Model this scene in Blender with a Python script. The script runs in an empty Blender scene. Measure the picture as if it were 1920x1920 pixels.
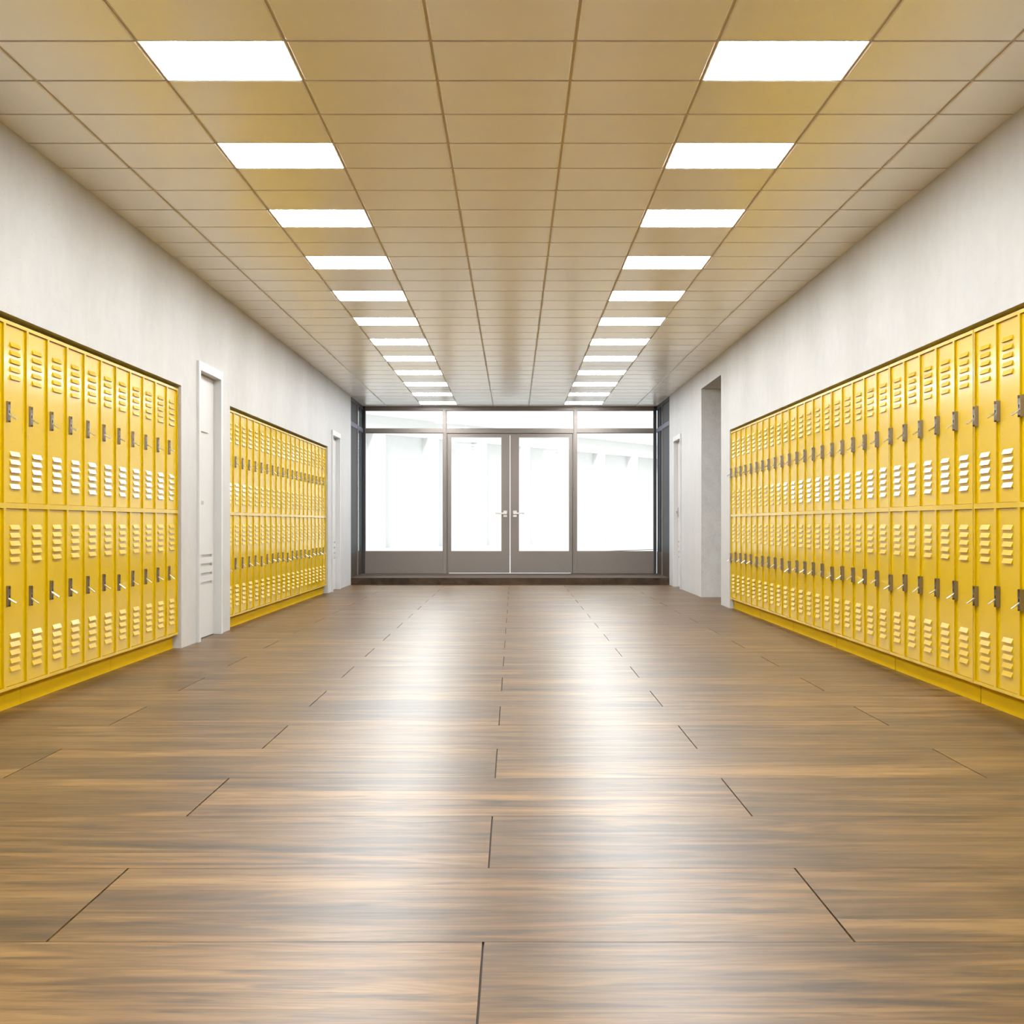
import bpy, math, random
from mathutils import Vector, Matrix
random.seed(7)
SC = bpy.context.scene
COL = SC.collection

# ---------------------------------------------------------------- camera
H = 0.955                     # camera height above the floor
CEIL = 2.955
cam_d = bpy.data.cameras.new('camera'); cam = bpy.data.objects.new('camera', cam_d); COL.objects.link(cam)
cam.location = (0, 0, H); cam.rotation_euler = (math.radians(90), 0, 0)
cam_d.sensor_width = 36; cam_d.lens = 3045/1920*36
cam_d.shift_x = -3/1920; cam_d.shift_y = 22/1920
cam_d.clip_start = 0.05; cam_d.clip_end = 400
SC.camera = cam
# ---------------------------------------------------------------- world, exposure
SKY = 1.05
PANEL = 36.5
w = bpy.data.worlds.new('sky'); SC.world = w; w.use_nodes = True
w.node_tree.nodes['Background'].inputs[0].default_value = (0.95, 0.98, 1.0, 1)
w.node_tree.nodes['Background'].inputs[1].default_value = SKY
sun_d = bpy.data.lights.new('sun', 'SUN'); sun_d.energy = 4.0; sun_d.angle = .3
sun = bpy.data.objects.new('sun', sun_d); COL.objects.link(sun); sun.rotation_euler = (math.radians(52), 0, math.radians(-12))
SC.view_settings.view_transform = 'Standard'
SC.view_settings.look = 'None'
SC.view_settings.gamma = 1
SC.view_settings.use_curve_mapping = False
SC.view_settings.exposure = 0.0
SC.cycles.use_denoising = True
SC.cycles.max_bounces = 7
SC.cycles.diffuse_bounces = 4
SC.cycles.glossy_bounces = 3

# ---------------------------------------------------------------- materials
def new_mat(name):
    m = bpy.data.materials.new(name); m.use_nodes = True
    nt = m.node_tree
    return m, nt, nt.nodes['Principled BSDF']
def N(nt, t, **kw):
    n = nt.nodes.new(t)
    for k, v in kw.items(): setattr(n, k, v)
    return n
def link(nt, a, b): nt.links.new(a, b)
def math_n(nt, op, a, b=None, c=None):
    n = N(nt, 'ShaderNodeMath', operation=op)
    for i, v in enumerate((a, b, c)):
        if v is None: continue
        if isinstance(v, (int, float)): n.inputs[i].default_value = v
        else: link(nt, v, n.inputs[i])
    return n.outputs[0]
def mix_rgb(nt, f, a, b, blend='MIX'):
    n = N(nt, 'ShaderNodeMix', data_type='RGBA', blend_type=blend)
    for s, v in ((n.inputs[0], f), (n.inputs[6], a), (n.inputs[7], b)):
        if isinstance(v, (int, float)): s.default_value = v
        elif isinstance(v, tuple): s.default_value = (*v, 1)
        else: link(nt, v, s)
    return n.outputs[2]
def noise(nt, vec, scale, detail=3, rough=.5, dist=0):
    n = N(nt, 'ShaderNodeTexNoise'); n.inputs['Scale'].default_value = scale
    n.inputs['Detail'].default_value = detail; n.inputs['Roughness'].default_value = rough
    n.inputs['Distortion'].default_value = dist
    if vec is not None: link(nt, vec, n.inputs['Vector'])
    return n.outputs[0]
def mapping(nt, vec, scale=(1, 1, 1), loc=(0, 0, 0)):
    n = N(nt, 'ShaderNodeMapping'); n.inputs['Scale'].default_value = scale; n.inputs['Location'].default_value = loc
    link(nt, vec, n.inputs['Vector']); return n.outputs[0]
def ramp(nt, f, stops):
    n = N(nt, 'ShaderNodeValToRGB'); cr = n.color_ramp
    while len(cr.elements) < len(stops): cr.elements.new(.5)
    for e, (p, c) in zip(cr.elements, stops):
        e.position = p; e.color = (*c, 1) if len(c) == 3 else c
    link(nt, f, n.inputs[0]); return n.outputs[0]
def coords(nt): return N(nt, 'ShaderNodeTexCoord').outputs['Object']
def bump(nt, h, strength, dist, bsdf):
    n = N(nt, 'ShaderNodeBump'); n.inputs['Strength'].default_value = strength; n.inputs['Distance'].default_value = dist
    link(nt, h, n.inputs['Height']); link(nt, n.outputs[0], bsdf.inputs['Normal'])
def plain(name, col, rough=.4, metal=0, vary=.04, scale=8, spec=.5):
    m, nt, b = new_mat(name)
    v = noise(nt, coords(nt), scale, 3)
    c = mix_rgb(nt, v, tuple(x*(1-vary) for x in col), tuple(min(1, x*(1+vary)) for x in col))
    link(nt, c, b.inputs['Base Color'])
    b.inputs['Roughness'].default_value = rough; b.inputs['Metallic'].default_value = metal
    b.inputs['Specular IOR Level'].default_value = spec
    return m
def plaster(name, lo, hi, pit=.35, rough=.65, speck=0.0):
    m, nt, b = new_mat(name); co = coords(nt)
    big = noise(nt, mapping(nt, co, (1, .8, .45)), 1.6, 5, .6, .4)
    med = noise(nt, mapping(nt, co, (1, .8, .8)), 9, 4, .6)
    f = math_n(nt, 'ADD', math_n(nt, 'MULTIPLY', big, .6), math_n(nt, 'MULTIPLY', med, .4))
    c = mix_rgb(nt, ramp(nt, f, [(.35, (0, 0, 0)), (.65, (1, 1, 1))]), lo, hi)
    pits = noise(nt, co, 70, 2, .5)
    pr = ramp(nt, pits, [(.24, (0, 0, 0)), (.30, (1, 1, 1))])
    c = mix_rgb(nt, math_n(nt, 'MULTIPLY', math_n(nt, 'SUBTRACT', 1, pr), pit), c, tuple(x*.45 for x in lo))
    if speck:
        s = ramp(nt, noise(nt, co, 160, 1), [(.5, (0, 0, 0)), (.62, (1, 1, 1))])
        c = mix_rgb(nt, math_n(nt, 'MULTIPLY', s, speck), c, tuple(x*.6 for x in lo))
    link(nt, c, b.inputs['Base Color']); b.inputs['Roughness'].default_value = rough
    hgt = math_n(nt, 'ADD', math_n(nt, 'MULTIPLY', pr, .5), noise(nt, co, 220, 3))
    bump(nt, hgt, .25, .0015, b)
    return m
def wood(name, dark, mid, light, rough=.3, spec=.5, strength=1.0):
    m, nt, b = new_mat(name); co = coords(nt)
    at = N(nt, 'ShaderNodeAttribute', attribute_name='strip')
    r = at.outputs['Fac']
    off = N(nt, 'ShaderNodeCombineXYZ')
    link(nt, math_n(nt, 'MULTIPLY', r, 53.7), off.inputs[0]); link(nt, math_n(nt, 'MULTIPLY', r, 17.3), off.inputs[1])
    link(nt, math_n(nt, 'MULTIPLY', r, 9.1), off.inputs[2])
    va = N(nt, 'ShaderNodeVectorMath', operation='ADD'); link(nt, co, va.inputs[0]); link(nt, off.outputs[0], va.inputs[1])
    p = va.outputs[0]
    big = noise(nt, mapping(nt, p, (.75, 5.6, 1)), 1.6, 5, .58, .9)
    ring = noise(nt, mapping(nt, p, (.45, 3.4, 1)), 1.1, 2, .5, .5)
    rs = math_n(nt, 'SINE', math_n(nt, 'MULTIPLY', ring, 95))
    fib = noise(nt, mapping(nt, p, (6.5, 210, 1)), 1.5, 4, .65)
    fib2 = noise(nt, mapping(nt, p, (2.6, 42, 1)), 1.5, 5, .65)
    f = math_n(nt, 'ADD', big, math_n(nt, 'MULTIPLY', rs, .034))
    f = math_n(nt, 'ADD', f, math_n(nt, 'MULTIPLY', math_n(nt, 'SUBTRACT', fib, .5), .32))
    f = math_n(nt, 'ADD', f, math_n(nt, 'MULTIPLY', math_n(nt, 'SUBTRACT', fib2, .5), .24))
    c = ramp(nt, f, [(.26, dark), (.46, mid), (.68, light)])
    # grain smudges and small knots
    kn = noise(nt, mapping(nt, p, (1.3, 10, 1)), 1.9, 4, .55, 1.0)
    kf = ramp(nt, kn, [(.55, (0, 0, 0)), (.67, (1, 1, 1))])
    c = mix_rgb(nt, math_n(nt, 'MULTIPLY', kf, .55), c, tuple(x*.5 for x in dark))
    vo = N(nt, 'ShaderNodeTexVoronoi'); vo.inputs['Scale'].default_value = 1.6
    link(nt, mapping(nt, p, (.75, 3.2, 1)), vo.inputs['Vector'])
    kd = ramp(nt, vo.outputs['Distance'], [(.02, (1, 1, 1)), (.085, (0, 0, 0))])
    c = mix_rgb(nt, math_n(nt, 'MULTIPLY', kd, .7), c, tuple(x*.3 for x in dark))
    # each strip a tone of its own
    at2 = N(nt, 'ShaderNodeAttribute', attribute_name='tone')
    tone = math_n(nt, 'ADD', .70, math_n(nt, 'MULTIPLY', at2.outputs['Fac'], .58))
    tc = N(nt, 'ShaderNodeCombineXYZ')
    for i in range(3): link(nt, tone, tc.inputs[i])
    c = mix_rgb(nt, 1.0, c, tc.outputs[0], 'MULTIPLY')
    link(nt, c, b.inputs['Base Color'])
    rr = math_n(nt, 'ADD', rough-.04, math_n(nt, 'MULTIPLY', fib2, .10))
    link(nt, rr, b.inputs['Roughness']); b.inputs['Specular IOR Level'].default_value = spec
    bump(nt, math_n(nt, 'ADD', fib, fib2), .12*strength, .0006, b)
    return m

M_WALL = plaster('wall_plaster', (.455, .448, .442), (.52, .51, .50), pit=.6)
M_CONC_LIT = plaster('passage_concrete_lit', (.56, .555, .55), (.70, .695, .69), pit=.7, speck=.25)  # concrete colour raised, standing in for light inside the side passage
M_WOOD = wood('floor_wood', (.018, .0085, .0025), (.092, .045, .0115), (.195, .106, .033), rough=.36, spec=.22)
M_STEP_SHADED = wood('step_wood_shaded', (.030, .019, .012), (.062, .040, .026), (.10, .066, .045), rough=.5, spec=.12)  # floor wood darkened, the step's weaker light is put into the colour
M_GROOVE = plain('floor_groove', (.05, .035, .025), .8)
M_TILE = plain('ceiling_tile', (.95, .94, .88), .26, vary=.02, scale=3)
M_GRID = plain('ceiling_grid', (.64, .57, .49), .5)
M_EDGE = plain('tile_edge', (.86, .85, .83), .35)
M_YEL = None
def yellow_paint(name, col, rough):
    m, nt, b = new_mat(name); co = coords(nt)
    v = noise(nt, co, 5, 3)
    c = mix_rgb(nt, v, tuple(x*.97 for x in col), tuple(min(1, x*1.03) for x in col))
    link(nt, c, b.inputs['Base Color']); b.inputs['Roughness'].default_value = rough
    b.inputs['Specular IOR Level'].default_value = .04; b.inputs['Coat Weight'].default_value = .32; b.inputs['Coat Roughness'].default_value = .11
    return m
M_YEL = yellow_paint('yellow_locker_paint', (.62, .405, .001), .22)
M_PLINTH = plain('yellow_plinth_paint', (.64, .40, .001), .6, vary=.03, scale=5, spec=.04)
M_STEEL = plain('brushed_steel', (.30, .27, .25), .30, 1.0)
M_LEVER = plain('satin_nickel', (.72, .70, .68), .28, 1.0)
M_DOORW = plain('white_door_paint', (.58, .575, .57), .42, vary=.01)
M_GREYPL = plain('grey_metal_plate', (.36, .36, .35), .35, .6)
M_FRAME = plain('bronze_aluminium', (.23, .195, .17), .42, .35, vary=.05, scale=40)
M_FRAMED = plain('dark_grey_panel', (.055, .055, .06), .6, 0, vary=.05, scale=30, spec=.12)
M_NAVY = plain('dark_blue_steel', (.014, .020, .028), .6, 0, spec=.1)
M_SPAN = plain('brown_spandrel', (.062, .043, .034), .6, 0, vary=.05, scale=30, spec=.1)
M_BLUE = plain('blue_grey_bar', (.11, .11, .16), .5, 0, spec=.2)
M_DARK = plain('dark_core', (.02, .02, .02), .8)
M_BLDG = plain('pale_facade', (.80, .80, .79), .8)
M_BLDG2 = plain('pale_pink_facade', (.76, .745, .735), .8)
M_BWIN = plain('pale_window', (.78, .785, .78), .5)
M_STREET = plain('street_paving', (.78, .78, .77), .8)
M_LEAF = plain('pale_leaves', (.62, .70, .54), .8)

def glass(name):
    m, nt, b = new_mat(name)
    nt.nodes.remove(b)
    out = [n for n in nt.nodes if n.type == 'OUTPUT_MATERIAL'][0]
    tr = N(nt, 'ShaderNodeBsdfTransparent'); tr.inputs[0].default_value = (.97, .985, .98, 1)
    gl = N(nt, 'ShaderNodeBsdfGlossy'); gl.inputs['Roughness'].default_value = .02
    fr = N(nt, 'ShaderNodeFresnel'); fr.inputs[0].default_value = 1.3
    mx = N(nt, 'ShaderNodeMixShader'); link(nt, fr.outputs[0], mx.inputs[0])
    link(nt, tr.outputs[0], mx.inputs[1]); link(nt, gl.outputs[0], mx.inputs[2]); link(nt, mx.outputs[0], out.inputs[0])
    return m
M_GLASS = glass('clear_glass')
def emis(name, col, s):
    m, nt, b = new_mat(name)
    b.inputs['Base Color'].default_value = (.9, .9, .9, 1)
    b.inputs['Emission Color'].default_value = (*col, 1); b.inputs['Emission Strength'].default_value = s
    return m
M_PANEL = emis('light_diffuser', (.94, .98, 1.0), PANEL)

# ---------------------------------------------------------------- mesh helpers
class MB:
    def __init__(s): s.v = []; s.f = []; s.mi = []; s.at = []; s.mats = []
    def mat(s, m):
        if m not in s.mats: s.mats.append(m)
        return s.mats.index(m)
    def quad(s, pts, m, at=(0, 0)):
        b = len(s.v); s.v += [tuple(p) for p in pts]; s.f.append(tuple(range(b, b+len(pts)))); s.mi.append(s.mat(m)); s.at.append(at)
    def box(s, x0, x1, y0, y1, z0, z1, m, at=(0, 0), M=None):
        if x0 > x1: x0, x1 = x1, x0
        if y0 > y1: y0, y1 = y1, y0
        if z0 > z1: z0, z1 = z1, z0
        b = len(s.v); i = s.mat(m)
        p = [(x0, y0, z0), (x1, y0, z0), (x1, y1, z0), (x0, y1, z0), (x0, y0, z1), (x1, y0, z1), (x1, y1, z1), (x0, y1, z1)]
        if M is not None: p = [tuple(M @ Vector(q)) for q in p]
        s.v += p
        for f in ((0, 3, 2, 1), (4, 5, 6, 7), (0, 1, 5, 4), (1, 2, 6, 5), (2, 3, 7, 6), (3, 0, 4, 7)):
            s.f.append(tuple(b+k for k in f)); s.mi.append(i); s.at.append(at)
    def cbox(s, x0, x1, y0, y1, z0, z1, c, m, M=None):
        """box with chamfered edges"""
        import bmesh
        bm = bmesh.new(); bmesh.ops.create_cube(bm, size=1)
        bmesh.ops.scale(bm, vec=(x1-x0, y1-y0, z1-z0), verts=bm.verts)
        bmesh.ops.translate(bm, vec=((x0+x1)/2, (y0+y1)/2, (z0+z1)/2), verts=bm.verts)
        bmesh.ops.bevel(bm, geom=bm.edges[:], offset=c, segments=2, affect='EDGES', profile=.5)
        if M is not None: bmesh.ops.transform(bm, matrix=M, verts=bm.verts)
        b = len(s.v); i = s.mat(m)
        s.v += [tuple(v.co) for v in bm.verts]
        bm.verts.index_update()
        for f in bm.faces: s.f.append(tuple(b+v.index for v in f.verts)); s.mi.append(i); s.at.append((0, 0))
        bm.free()
    def build(s, name, parent=None, smooth=False, attrs=False):
        me = bpy.data.meshes.new(name); me.from_pydata(s.v, [], s.f)
        for m in s.mats: me.materials.append(m)
        me.polygons.foreach_set('material_index', s.mi)
        if attrs:
            for k, an in enumerate(('strip', 'tone')):
                a = me.attributes.new(an, 'FLOAT', 'FACE'); a.data.foreach_set('value', [t[k] for t in s.at])
        me.update()
        o = bpy.data.objects.new(name, me); COL.objects.link(o)
        if parent is not None: o.parent = parent
        return o
def struct(o): o['kind'] = 'structure'; return o
def empty(name, loc, rz=0):
    o = bpy.data.objects.new(name, None); COL.objects.link(o); o.location = loc; o.rotation_euler = (0, 0, rz)
    o.empty_display_size = .2; return o
def tag(o, label, cat, group=None):
    o['label'] = label; o['category'] = cat
    if group: o['group'] = group
    return o
def copy_tree(o, parent=None):
    c = o.copy(); COL.objects.link(c); c.parent = parent
    for ch in list(o.children): copy_tree(ch, c)
    return c

# ---------------------------------------------------------------- the shell
XL, XR = -2.55, 2.442
Y0, YW, YF = -3.0, 25.45, 27.68      # rear of the hall, end of plastered walls, glazed front
ALC = 2.015                          # top of the locker recesses
def wall_cells(name, cells, x_face, x_back, mat):
    mb = MB()
    for (a, b, z0, z1) in cells: mb.box(x_face, x_back, a, b, z0, z1, mat)
    return mb
L_A1 = (4.76, 12.46); L_D1 = (13.13, 14.075); L_A2 = (14.60, 22.29); L_D2 = (22.78, 23.725)
mb = wall_cells('wall_left', [
    (Y0, L_A1[0], 0, CEIL+.05), (L_A1[0], L_A1[1], ALC, CEIL+.05), (L_A1[1], L_D1[0], 0, CEIL+.05),
    (L_D1[0], L_D1[1], 2.225, CEIL+.05), (L_D1[1], L_A2[0], 0, CEIL+.05), (L_A2[0], L_A2[1], ALC, CEIL+.05),
    (L_A2[1], L_D2[0], 0, CEIL+.05), (L_D2[0], L_D2[1], 2.225, CEIL+.05), (L_D2[1], YW, 0, CEIL+.05)], XL, XL-.55, M_WALL)
mb.box(XL-.55, XL-.7, Y0, YW, 0, CEIL+.05, M_WALL)
struct(mb.build('wall_left'))
R_A = (4.76, 18.345); R_P = (19.115, 21.12); R_D = (23.68, 24.625)
mb = wall_cells('wall_right', [
    (Y0, R_A[0], 0, CEIL+.05), (R_A[0], R_A[1], ALC, CEIL+.05), (R_A[1], R_P[0], 0, CEIL+.05),
    (R_P[0], R_P[1], 2.71, CEIL+.05), (R_P[1], R_D[0], 0, CEIL+.05), (R_D[0], R_D[1], 2.225, CEIL+.05),
    (R_D[1], YW, 0, CEIL+.05)], XR, XR+.55, M_WALL)
mb.box(XR+.55, XR+.7, Y0, R_P[0], 0, CEIL+.05, M_WALL)
mb.box(XR+.55, XR+.7, R_P[1], YW, 0, CEIL+.05, M_WALL)
struct(mb.build('wall_right'))
# side passage on the right: raw concrete
mb = MB()
mb.box(XR+.004, XR+4, R_P[1]-.004, R_P[1]+.12, 0, 2.71, M_CONC_LIT)
mb.box(XR+.7, XR+4, R_P[0]-.12, R_P[0], 0, 2.71, M_CONC_LIT)
mb.box(XR+.7, XR+4, R_P[0]-.12, R_P[1]+.12, 2.71, 2.85, M_CONC_LIT)
mb.box(XR+4, XR+4.15, R_P[0]-.12, R_P[1]+.12, 0, 2.85, M_CONC_LIT)
struct(mb.build('wall_passage'))
mb = MB(); mb.box(XL-.7, XR+.7, Y0-.15, Y0, 0, CEIL+.05, M_WALL); struct(mb.build('wall_rear'))

# floor: rows of long boards laid across the hall, three strips to a board, open butt joints
mb = MB()
ROW, LEN = .7962, 1.8466
r0 = 3.708
rng = random.Random(11)
k = -9
XA, XB = XL-.56, XR+.56
while True:
    ya = r0+k*ROW; yb = ya+ROW
    if ya > YW: break
    yb2 = min(yb, YW+.01)
    joint = (-1.0675 if k % 2 == 0 else -.0695) - 4*LEN
    x = joint
    while x < XR+4.1:
        x0, x1 = x+.0025, x+LEN-.0025
        x0c, x1c = max(x0, XA), min(x1, XB if not (ya < R_P[1] and yb > R_P[0]) else XR+4.1)
        x += LEN
        if x1c <= x0c: continue
        cuts = [0, rng.uniform(.24, .40), rng.uniform(.58, .74), 1]
        y_s = [ya+.0014+(ROW-.0028)*c for c in cuts]
        for a, b in zip(y_s[:-1], y_s[1:]):
            b = min(b, yb2)
            if b <= a: continue
            at = (rng.random(), rng.random())
            g = .0004
            mb.quad([(x0c, a+g, 0), (x1c, a+g, 0), (x1c, b-g, 0), (x0c, b-g, 0)], M_WOOD, at)
        # board edges
        mb.quad([(x0c, ya+.001, 0), (x0c, yb2-.001, 0), (x0c, yb2-.001, -.006), (x0c, ya+.001, -.006)], M_EDGE if False else M_WOOD, (.3, .9))
        mb.quad([(x1c, ya+.001, 0), (x1c, ya+.001, -.006), (x1c, yb2-.001, -.006), (x1c, yb2-.001, 0)], M_WOOD, (.3, .9))
    k += 1
mb.box(XA-.2, XR+4.2, Y0-.1, YF+.2, -.12, -.006, M_GROOVE)
struct(mb.build('floor', attrs=True))

# ceiling: dropped tiles with open joints, the T grid above them
TX = [XL, -2.157, -1.564, -.9486, -.3446, .256, .848, 1.482, 2.07, XR]
TY0, TP = 6.730, .6028
rows = [(TY0+i*TP, TY0+(i+1)*TP) for i in range(-17, 35)]
mb = MB(); g = .009; ch = .004; dp = .010
LIGHTS = []
for i, (ya, yb) in zip(range(-17, 35), rows):
    if yb > YF: yb = YF+g
    for c in range(len(TX)-1):
        xa, xb = TX[c], TX[c+1]
        if c in (2, 6) and i % 3 == 0 and ya < YF-.3:
            LIGHTS.append((c, i, xa, xb, ya, yb)); continue
        gx, gy, ch = .006, .012, .006
        x0, x1, y0, y1 = xa+gx, xb-gx, ya+gy, yb-gy
        if c == 0: x0 = xa-.03
        if c == len(TX)-2: x1 = xb+.03
        z = CEIL; t = z+dp
        mb.quad([(x0+ch, y0, z), (x0+ch, y1, z), (x1-ch, y1, z), (x1-ch, y0, z)], M_TILE)
        mb.quad([(x0+ch, y0, z), (x0, y0, z+.004), (x0, y1, z+.004), (x0+ch, y1, z)], M_EDGE)
        mb.quad([(x1-ch, y0, z), (x1-ch, y1, z), (x1, y1, z+.004), (x1, y0, z+.004)], M_EDGE)
        mb.quad([(x0, y0, z+.004), (x0, y0, t), (x0, y1, t), (x0, y1, z+.004)], M_GRID)
        mb.quad([(x1, y0, z+.004), (x1, y1, z+.004), (x1, y1, t), (x1, y0, t)], M_GRID)
        for yy in (y0, y1): mb.quad([(x0, yy, z+.0012), (x1, yy, z+.0012), (x1, yy, t), (x0, yy, t)], M_GRID)
        mb.quad([(x0+ch, y0, z), (x1-ch, y0, z), (x1-ch, y0, z+.0012), (x0+ch, y0, z+.0012)], M_EDGE)
mb.box(XL-.1, XR+.1, Y0-.1, YF+.1, CEIL+dp+.035, CEIL+.16, M_TILE)
struct(mb.build('ceiling'))
mb = MB()
for x in TX[1:-1]: mb.box(x-.012, x+.012, Y0, YF, CEIL+.007, CEIL+.040, M_GRID)
for (ya, yb) in rows: mb.box(XL, XR, ya-.012, ya+.012, CEIL+.008, CEIL+.039, M_GRID)
struct(mb.build('trim_1'))

# ---------------------------------------------------------------- glazed front
def fy(px): return (px-963)/110.0          # image column -> X on the front, 110 px per metre there
def fz(py): return H+(982-py)/110.0
STEP = .107
mb = MB()
sy = [(YW, YW+.75), (YW+.751, YW+1.5), (YW+1.501, YF+.12)]
for a, b in sy:
    x = XL-.05
    while x < XR+.05:
        x2 = min(x+.62+.3*rng.random(), XR+.05)
        mb.quad([(x, a, STEP), (x2, a, STEP), (x2, b, STEP), (x, b, STEP)], M_STEP_SHADED, (rng.random(), rng.random())); x = x2
x = XL
mb.quad([(XL, YW, 0), (XR, YW, 0), (XR, YW, STEP), (XL, YW, STEP)], M_STEP_SHADED, (.37, .5))
mb.box(XL-.05, XR+.05, YW+.003, YF+.12, -.005, STEP-.002, M_STEP_SHADED)
struct(mb.build('trim_2', attrs=True))

FD0, FD1 = YF, YF+.09          # frame depth
def bar(name, xa, xb, za, zb, m=None, d0=FD0, d1=FD1, extra=()):
    mb = MB(); mb.cbox(xa, xb, d0, d1, za, zb, .002, m or M_FRAME)
    for e in extra: mb.box(*e)
    return struct(mb.build(name))
XPL, XPR = fy(684.5), fy(1226)
M1a, M1b, M2a, M2b = fy(830.8), fy(836.6), fy(1075.8), fy(1081.4)
zt0, zt1 = fz(769.5), fz(803.7)       # transom glass
zb1, zb0 = fz(811.5), fz(1034)        # lower glass
bar('trim_3', XL-.02, XR+.02, zt0, CEIL+.02)                                    # head beam
bar('trim_4', fy(680), XPL, STEP, CEIL, M_FRAMED, YF-.02, YF+.11)                # corner posts
bar('trim_5', XPR, fy(1231), STEP, CEIL, M_FRAMED, YF-.02, YF+.11)
bar('trim_6', M1a, M1b, STEP, zt0, None, YF-.012, YF+.09)                        # mullions
bar('trim_7', M2a, M2b, STEP, zt0, None, YF-.012, YF+.09)
bar('trim_8', XPL, M1a, zb1, zt1); bar('trim_9', M1b, M2a, fz(812.2), zt1, extra=((M1b, M2a, YF+.066, YF+.09, fz(815.5), fz(811), M_FRAME),)); bar('trim_10', M2b, XPR, zb1, zt1)
bar('trim_11', XPL, M1a, STEP, zb0, None, YF+.006, YF+.08); bar('trim_12', M2b, XPR, STEP, zb0, None, YF+.006, YF+.08)
# thin door jamb lines
bar('trim_13', M1b, fy(838.4), STEP, fz(812.2), None, YF+.004, YF+.07, extra=((M1b, fy(841.5), YF+.066, YF+.09, STEP, fz(811), M_FRAME),))
bar('trim_14', fy(1073.9), M2a, STEP, fz(812.2), None, YF+.004, YF+.07, extra=((fy(1070.8), M2a, YF+.066, YF+.09, STEP, fz(811), M_FRAME),))
wn = 0
def window(xa, xb, za, zb):
    global wn; wn += 1
    mb = MB(); t = .008
    for q in ((xa, xb, za, za+t), (xa, xb, zb-t, zb), (xa, xa+t, za+t, zb-t), (xb-t, xb, za+t, zb-t)):
        mb.box(q[0], q[1], YF+.03, YF+.055, q[2], q[3], M_FRAME)
    o = struct(mb.build('window_%d' % wn))
    mb = MB(); mb.box(xa+t, xb-t, YF+.039, YF+.045, za+t, zb-t, M_GLASS); mb.build('pane', o)
window(XPL, M1a, zb0, zb1); window(M2b, XPR, zb0, zb1)
window(XPL, M1a, zt1, zt0); window(M1b, M2a, zt1, zt0); window(M2b, XPR, zt1, zt0)

def glass_door(name, xa, xb, ga, gb, hx0, hx1, lx0, lx1):
    zt, zb = fz(813.4), fz(1074.2); g0, g1 = fz(820), fz(1033.3)
    mb = MB(); a, b = YF+.012, YF+.062
    mb.box(xa, xb, a, b, zb, g1, M_FRAME); mb.box(xa, xb, a, b, g0, zt, M_FRAME)
    mb.box(xa, ga, a, b, g1, g0, M_FRAME); mb.box(gb, xb, a, b, g1, g0, M_FRAME)
    o = struct(mb.build(name))
    mb = MB(); mb.box(ga, gb, YF+.034, YF+.040, g1, g0, M_GLASS); mb.build('pane', o)
    mb = MB()
    for z0, z1 in ((fz(963.3), fz(957.4)), (fz(969.6), fz(965.6))):
        mb.cbox(hx0, hx1, YF-.004, YF+.012, z0, z1, .002, M_LEVER)
    mb.box(hx0+.004, hx1-.004, YF+.004, YF+.012, fz(966), fz(963), M_STEEL)
    h = mb.build('rosette', o)
    mb = MB(); mb.cbox(lx0, lx1, YF-.05, YF-.036, fz(964.2), fz(961), .003, M_LEVER)
    ex = hx0 if abs(hx0-lx1) < abs(hx1-lx0) else hx1
    c = (hx0+hx1)/2; mb.cbox(c-.012, c+.012, YF-.04, YF-.002, fz(964.2), fz(961), .002, M_LEVER)
    mb.build('lever', o)
    return o
glass_door('door_4', fy(839.2), fy(955.7), fy(846), fy(940), fy(943.8), fy(950.9), fy(929.2), fy(950.5))
glass_door('door_5', fy(957.0), fy(1073.0), fy(973.2), fy(1066.8), fy(962), fy(969), fy(962.4), fy(983.2))
for o in bpy.data.objects:
    if o.name.startswith('rosette'): o['label'] = 'satin metal rosette'
    if o.name.startswith('lever'): o['label'] = 'satin metal lever'

# vestibule sides (opaque dark bay, mullion, glazed slot, dark return)
def side(s, nm):
    X = -2.574 if s < 0 else 2.452
    def bx(mb, a, b, y0, y1, z0, z1, m): mb.box(X+s*a, X+s*b, y0, y1, z0, z1, m)
    zs0 = STEP; zsp = fz(1034); zb_a, zb_b = fz(811.5), fz(803.7)
    mb = MB()
    bx(mb, 0, .01, YW, 26.70, zsp, zb_a, M_FRAMED); bx(mb, 0, .01, YW, 26.70, zb_b, CEIL-.06, M_FRAMED)
    bx(mb, 0, .02, YW, YF+.09, zs0-.1, zsp, M_SPAN)
    bx(mb, 0, .008, 27.10, YF+.02, zsp, CEIL-.06, M_NAVY)
    bx(mb, -.012, .01, YW, YF, zb_a, zb_b, M_BLUE)
    bx(mb, -.012, .02, YW, YF, CEIL-.06, CEIL+.02, M_FRAMED)
    bx(mb, -.012, .01, 26.70, 26.78, zs0, CEIL-.06, M_FRAME)
    o = struct(mb.build(nm))
    mb = MB(); bx(mb, .003, .006, 26.78, 27.10, zsp, zb_a, M_GLASS); mb.build('pane', o)
    mb = MB(); bx(mb, .003, .006, 26.78, 27.10, zb_b, CEIL-.06, M_GLASS); mb.build('pane', o)
side(-1, 'wall_vestibule_left'); side(1, 'wall_vestibule_right')

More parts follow.
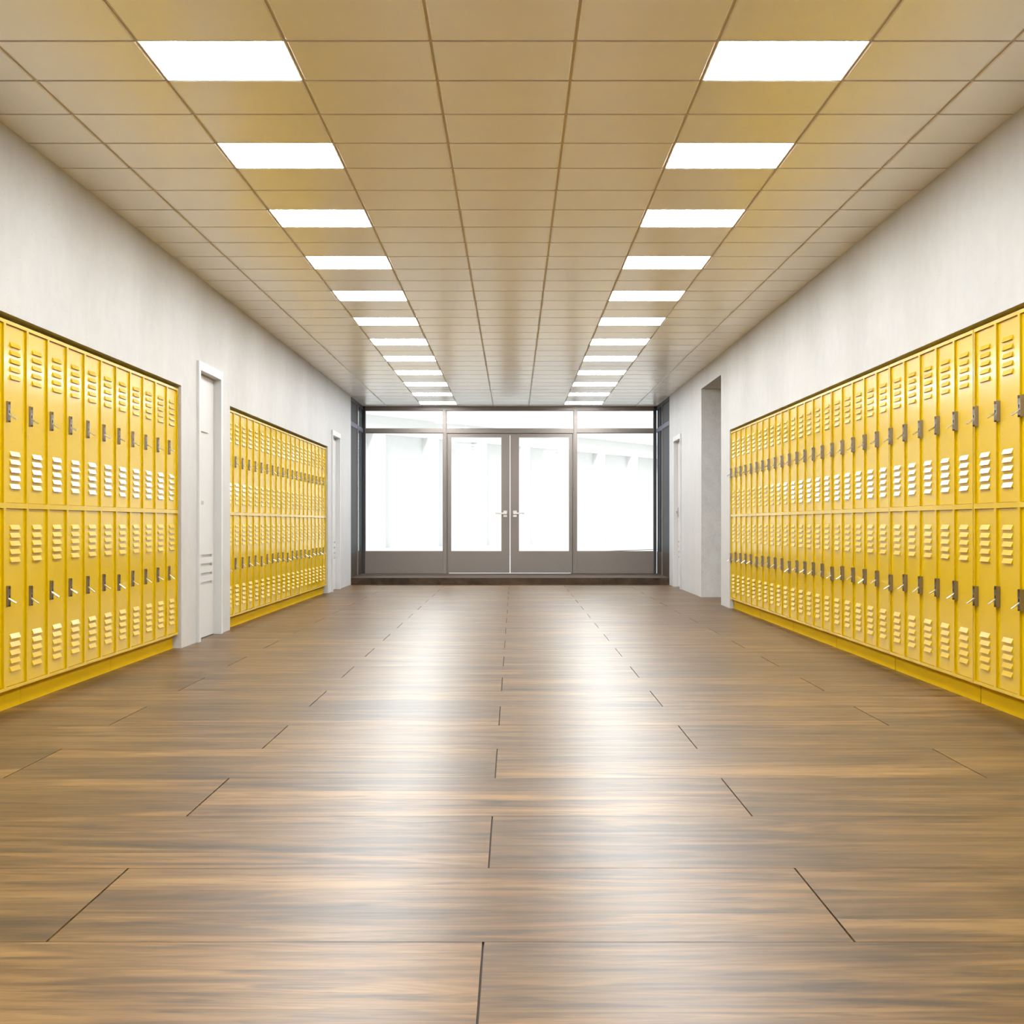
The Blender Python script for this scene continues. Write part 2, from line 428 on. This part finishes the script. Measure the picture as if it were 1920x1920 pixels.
# ---------------------------------------------------------------- white side doors
def side_door(name, s, y0, wall_x, handle_far, sign=True):
    """s=-1 left wall, +1 right wall; y0 = near outer edge of the casing"""
    mb = MB(); p = .02
    xf = wall_x - s*p; xw = wall_x
    W_, cw, ht = 1.065, .075, 2.27
    y1 = y0+W_
    lx = wall_x+s*.047            # face of the leaf
    def b(a, c, ya, yb, za, zb, m): mb.box(a, c, ya, yb, za, zb, m)
    b(xf, xw+s*.01, y0, y0+cw, 0, ht, M_DOORW); b(xf, xw+s*.01, y1-cw, y1, 0, ht, M_DOORW)
    b(xf, xw+s*.01, y0+cw, y1-cw, ht-.068, ht, M_DOORW)
    # lining
    b(xf+s*.002, lx+s*.05, y0+cw-.012, y0+cw+.002, 0, ht-.070, M_DOORW); b(xf+s*.002, lx+s*.05, y1-cw-.002, y1-cw+.012, 0, ht-.070, M_DOORW)
    b(xf+s*.002, lx+s*.05, y0+cw-.012, y1-cw+.012, ht-.070, ht-.056, M_DOORW)
    o = struct(mb.build(name))
    # leaf with four routed grooves
    mb = MB(); ya, yb = y0+cw+.005, y1-cw-.005; zt = ht-.073
    gz = [.695, .619, .543, .467]; gh = .022; gi = .07
    zs = [0.006]
    for z in reversed(gz): zs += [z-gh, z]
    zs.append(zt)
    for i in range(len(zs)-1):
        if i % 2 == 0: mb.box(lx, lx+s*.042, ya, yb, zs[i], zs[i+1], M_DOORW)
        else:
            mb.box(lx, lx+s*.042, ya, ya+gi, zs[i], zs[i+1], M_DOORW); mb.box(lx, lx+s*.042, yb-gi, yb, zs[i], zs[i+1], M_DOORW)
            mb.box(lx+s*.016, lx+s*.042, ya+gi, yb-gi, zs[i], zs[i+1], M_DOORW)
    mb.box(lx+s*.042, lx+s*.05, ya-.02, yb+.02, 0, zt+.02, M_DARK)
    mb.build('door_leaf', o)
    if sign:
        mb = MB(); c = (ya+yb)/2; mb.cbox(min(lx, lx-s*.012), max(lx, lx-s*.012), c-.17, c+.17, 1.721, 1.869, .002, M_DOORW)
        q = mb.build('sign_plate', o); q['label'] = 'blank white raised plate'
    mb = MB()
    hy = (yb-.07) if handle_far else (ya+.07)
    mb.cbox(min(lx, lx-s*.008), max(lx, lx-s*.008), hy-.02, hy+.02, 1.055, 1.20, .003, M_GREYPL)
    q = mb.build('lock_plate', o); q['label'] = 'grey metal lock plate'
    mb = MB(); d = -1 if handle_far else 1
    mb.cbox(min(lx-s*.008, lx-s*.045), max(lx-s*.008, lx-s*.045), hy-.009, hy+.009, 1.12, 1.138, .002, M_LEVER)
    mb.cbox(min(lx-s*.045, lx-s*.03), max(lx-s*.045, lx-s*.03), min(hy, hy+d*.16), max(hy, hy+d*.16), 1.114, 1.144, .003, M_GREYPL)
    q = mb.build('lever', o); q['label'] = 'grey metal lever'
    return o
side_door('door_1', -1, 13.07, XL, False)
side_door('door_2', -1, 22.72, XL, False)
side_door('door_3', 1, 23.62, XR, True, False)

# ---------------------------------------------------------------- locker bank: five lockers wide, two tiers
P, NB = .3853, 5
BW = P*NB
Z0, Z1 = .107, 1.990
def locker_bank():
    root = empty('locker_bank', (0, 0, 0))
    mb = MB(); e = .0015
    mb.box(-.47, -.022, e, BW-e, Z0, Z1, M_YEL)
    mb.build('cabinet_body', root)
    mb = MB()
    for k in range(NB+1):
        a, b = max(k*P-.018, e), min(k*P+.018, BW-e)
        mb.box(-.022, 0, a, b, Z0, Z1, M_YEL)
    for k in range(NB):
        a, b = k*P+.018, (k+1)*P-.018
        for z0, z1 in ((Z0, .1225), (1.034, 1.061), (1.972, Z1)):
            mb.box(-.022, 0, a, b, z0, z1, M_YEL)
    mb.build('face_frame', root)
    mb = MB(); mb.box(-.44, -.041, .0025, BW-.0025, 0, Z0, M_PLINTH); mb.build('plinth', root)
    mb = MB(); mb.box(-.44, -.075, .0025, BW-.0025, Z1+.0005, Z1+.0225, M_PLINTH); mb.build('added_gap_strip', root)  # added strip, its yellow stands in for the warm shade above the lockers
    for tier, (z0, z1) in enumerate(((.1225, 1.034), (1.061, 1.972))):
        off = .0 if tier == 0 else .937
        for k in range(NB):
            d = empty_door(root, k, z0, z1, off, tier)
    return root
DOOR_MESH = {}
def door_mesh(tier):
    """local origin at the door's lower hinge corner on its face"""
    if tier in DOOR_MESH: return DOOR_MESH[tier]
    wd = P-.036; hd = (1.034-.1225)
    mb = MB(); c = .0018
    mb.cbox(-.011, 0, c, wd-c, c, hd-c, .0012, M_YEL)
    zb = .1225
    ly0, ly1 = .088, .250
    for top in (.9495, .3885):
        for i in range(5):
            t = top-.0418*i-zb
            a = .0015
            A, B = (0, ly0, t), (0, ly1, t)
            C_, D = (.0100, ly1-a, t-.0245), (.0100, ly0+a, t-.0245)
            E, F = (0, ly0, t-.0255), (0, ly1, t-.0255)
            mb.quad([A, D, C_, B], M_YEL)
            mb.quad([A, E, D], M_YEL); mb.quad([B, C_, F], M_YEL)
            mb.quad([D, (.0075, ly0+a, t-.0245), (.0075, ly1-a, t-.0245), C_], M_YEL)
            mb.quad([(.0075, ly0+a, t-.0245), (.0015, ly0+a, t-.012), (.0015, ly1-a, t-.012), (.0075, ly1-a, t-.0245)], M_YEL)
            mb.quad([(.0001, ly0+a, t-.030), (.0001, ly1-a, t-.030), (.0001, ly1-a, t-.0255), (.0001, ly0+a, t-.0255)], M_YEL)
    me = mb.build('door', None)
    DOOR_MESH[tier] = me.data
    bpy.data.objects.remove(me)
    return DOOR_MESH[tier]
def latch_mesh():
    import bmesh
    # U bracket: two cheeks and a drilled front plate
    mb = MB(); x0, x1 = .0, .0205; y0, y1 = 0, .041; z0, z1 = 0, .1055
    mb.box(x0, x1, y0, y0+.0025, z0, z1, M_STEEL); mb.box(x0, x1, y1-.0025, y1, z0, z1, M_STEEL)
    pz0, pz1 = .008, .090
    cy, cz, r = .0205, .051, .0105; n = 16
    X = x1
    ring = [(cy+r*math.cos(2*math.pi*i/n), cz+r*math.sin(2*math.pi*i/n)) for i in range(n)]
    def outer(i):
        a = 2*math.pi*i/n; dx, dz = math.cos(a), math.sin(a)
        hw = (y1-y0)/2-.0025; t = hw/max(abs(dx), 1e-6); t2 = ((pz1-cz) if dz > 0 else (cz-pz0))/max(abs(dz), 1e-6)
        t = min(t, t2); return (cy+dx*t, cz+dz*t)
    for i in range(n):
        j = (i+1) % n
        a, b, c, d = ring[i], ring[j], outer(j), outer(i)
        for xx in (X, X-.002):
            mb.quad([(xx, *a), (xx, *d), (xx, *c), (xx, *b)], M_STEEL)
        mb.quad([(X, *a), (X, *b), (X-.002, *b), (X-.002, *a)], M_STEEL)
    # plate corners
    hw = (y1-y0)/2-.0025
    for sy_ in (-1, 1):
        for zt, sgn in ((pz1, 1), (pz0, -1)):
            pass
    mb.box(X-.002, X, y0+.0025, y1-.0025, cz+.018, pz1, M_STEEL); mb.box(X-.002, X, y0+.0025, y1-.0025, pz0, cz-.018, M_STEEL)
    mb.box(0, .0012, y0, y1, z0+.002, z1-.002, M_STEEL) if False else None
    o = mb.build('latch_bracket', None); me = o.data; bpy.data.objects.remove(o)
    mb = MB()
    Mx = Matrix.Translation((.016, .0205, .040)) @ Matrix.Rotation(math.radians(33), 4, 'Y')
    mb.cbox(0, .026, -.0045, .0045, -.0035, .0035, .001, M_LEVER, Mx)
    mb.cbox(.020, .048, -.0075, .0075, -.003, .003, .0012, M_LEVER, Mx)
    o = mb.build('lever', None); ml = o.data; bpy.data.objects.remove(o)
    return me, ml
LM, VM = latch_mesh()
def empty_door(root, k, z0, z1, off, tier):
    d = bpy.data.objects.new('door', door_mesh(0)); COL.objects.link(d); d.parent = root
    d.location = (-.010, k*P+.018, z0)
    low = -.014 if (tier == 0 and k == 0) else 0
    b = bpy.data.objects.new('latch_bracket', LM); COL.objects.link(b); b.parent = d
    b.location = (0, 0, .533-.1225+low); b['label'] = 'grey steel latch bracket with a round hole'
    l = bpy.data.objects.new('lever', VM); COL.objects.link(l); l.parent = d
    l.location = b.location; l['label'] = 'small steel lever'
    l.rotation_euler = (0, 0, 0)
    return d
bank0 = locker_bank(); used = False
def place_bank(x, y, rz, label, group):
    global used
    o = bank0 if not used else copy_tree(bank0)
    used = True
    o.location = (x, y, 0); o.rotation_euler = (0, 0, rz)
    tag(o, label, 'locker', group)
    for d in o.children:
        if d.name.startswith('door'):
            for c in d.children:
                if c.name.startswith('lever'): c.rotation_euler = (random.choice((0, 0, .25, -.2, .35)), random.uniform(-.08, .08), 0)
    return o
XLF, XRF = -2.572, 2.449
g1 = 'yellow lockers in the near left recess'
ll = ['yellow two-tier locker bank ending at the wall strip beside the near white door',
      'yellow two-tier locker bank in the middle of the near left recess',
      'yellow two-tier locker bank cut by the left edge of the photo',
      'yellow two-tier locker bank hidden before the left edge of view']
for i in range(4): place_bank(XLF, 12.452-(i+1)*1.9265, 0, ll[i], g1)
g2 = 'yellow lockers in the far left recess'
ll = ['yellow two-tier locker bank beside the far white door on the left wall',
      'yellow locker bank in far left recess, second from the far white door',
      'yellow locker bank in far left recess, second from the nearer white door',
      'yellow locker bank just past the nearer white door on the left']
for i in range(4): place_bank(XLF, 22.275-(i+1)*1.9265, 0, ll[i], g2)
g3 = 'yellow lockers in the long right recess'
ll = ['yellow two-tier locker bank beside the open concrete passage on the right wall',
      'yellow locker bank on right wall, second from the open concrete passage',
      'yellow locker bank on right wall, third from the open concrete passage',
      'yellow locker bank on right wall, fourth from the open concrete passage',
      'yellow right-hand locker bank between the two widest vertical seams, lit by ceiling panels',
      'yellow two-tier locker bank cut by the right edge of the photo',
      'yellow two-tier locker bank hidden before the right edge of view']
for i in range(7): place_bank(XRF, 18.335-i*1.9375, math.pi, ll[i], g3)

# ---------------------------------------------------------------- ceiling light panels
lmb = MB(); a, b = .300, .2990
def make_light():
    root = empty('ceiling_light', (0, 0, 0))
    mb = MB(); w2, d2, t = .5, .5, .006
    for q in ((-w2, w2, -d2, -d2+.012), (-w2, w2, d2-.012, d2), (-w2, -w2+.01, -d2+.012, d2-.012), (w2-.01, w2, -d2+.012, d2-.012)):
        mb.box(q[0], q[1], q[2], q[3], .001, .010, M_EDGE)
    mb.box(-w2+.01, w2-.01, -d2+.012, d2-.012, .008, .030, M_TILE)
    mb.build('housing', root)
    mb = MB(); mb.box(-w2+.01, w2-.01, -d2+.012, d2-.012, .0, .007, M_PANEL)
    mb.build('diffuser', root)
    return root
light0 = make_light(); lu = False
ORD = ['nearest', 'second', 'third', 'fourth', 'fifth', 'sixth', 'seventh', 'eighth', 'ninth', 'tenth', 'eleventh', 'farthest']
for (c, i, xa, xb, ya, yb) in LIGHTS:
    o = light0 if not lu else copy_tree(light0); lu = True
    o.location = ((xa+xb)/2, (ya+yb)/2, CEIL)
    o.scale = (xb-xa-.006, yb-ya-.004, 1)
    side_ = 'left' if c == 2 else 'right'
    if i < 0:
        tag(o, 'white ceiling panel light overhead, nearer than the top edge of the photo', 'ceiling light', 'ceiling lights above and behind the viewpoint')
    else:
        q = ORD[i//3]
        lab = {'nearest': 'largest and nearest glowing white panel light in the %s ceiling row',
               'farthest': 'smallest and farthest glowing white panel light in the %s ceiling row, by the glass entrance'}.get(
            q, 'glowing white panel light, %s from the near end of the %%s ceiling row' % q)
        tag(o, lab % side_, 'ceiling light', 'glowing panels in the %s ceiling row' % side_)

# ---------------------------------------------------------------- the pale street outside
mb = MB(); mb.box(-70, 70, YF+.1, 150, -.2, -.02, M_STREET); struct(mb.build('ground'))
def building(name, loc, rz, wd, dp_, ht, mat, cols, floors, label, win=(1.1, 1.5), z_off=4.0):
    """front along local x facing local -y"""
    root = empty(name, loc, rz)
    mb = MB(); fl = (ht-z_off)/floors; cw = wd/cols
    mb.box(0, wd, .25, dp_, 0, ht, mat)
    # front skin with real openings
    mb.box(0, wd, 0, .25, 0, .3, mat)
    shop = .5
    for c in range(cols+1):
        x = min(max(c*cw-.3, 0), wd-.6); mb.box(x, x+.6, 0, .25, .3, z_off-.6, mat)
    mb.box(0, wd, 0, .25, z_off-.6, z_off, mat)
    for f in range(floors):
        z = z_off+f*fl; zw0 = z+(fl-win[1])/2; zw1 = zw0+win[1]
        mb.box(0, wd, 0, .25, z, zw0, mat); mb.box(0, wd, 0, .25, zw1, z+fl, mat)
        x = 0
        for c in range(cols):
            xm = (c+.5)*cw
            mb.box(x, xm-win[0]/2, 0, .25, zw0, zw1, mat); x = xm+win[0]/2
        mb.box(x, wd, 0, .25, zw0, zw1, mat)
        mb.box(-.06, wd+.06, -.12, 0, z-.12, z+.06, mat)
    mb.box(-.2, wd+.2, -.3, .3, ht, ht+.5, mat)
    mb.build('facade', root)
    for f in range(floors):
        z = z_off+f*fl; zw0 = z+(fl-win[1])/2
        mbw = MB()
        for c in range(cols):
            xm = (c+.5)*cw; mbw.box(xm-win[0]/2, xm+win[0]/2, .18, .245, zw0, zw0+win[1], M_BWIN)
        o = mbw.build('window_row', root)
    mbw = MB(); mbw.box(.3, wd-.3, .2, .245, .3, z_off-.6, M_BWIN); mbw.build('shopfront', root)
    return tag(root, label, 'building')
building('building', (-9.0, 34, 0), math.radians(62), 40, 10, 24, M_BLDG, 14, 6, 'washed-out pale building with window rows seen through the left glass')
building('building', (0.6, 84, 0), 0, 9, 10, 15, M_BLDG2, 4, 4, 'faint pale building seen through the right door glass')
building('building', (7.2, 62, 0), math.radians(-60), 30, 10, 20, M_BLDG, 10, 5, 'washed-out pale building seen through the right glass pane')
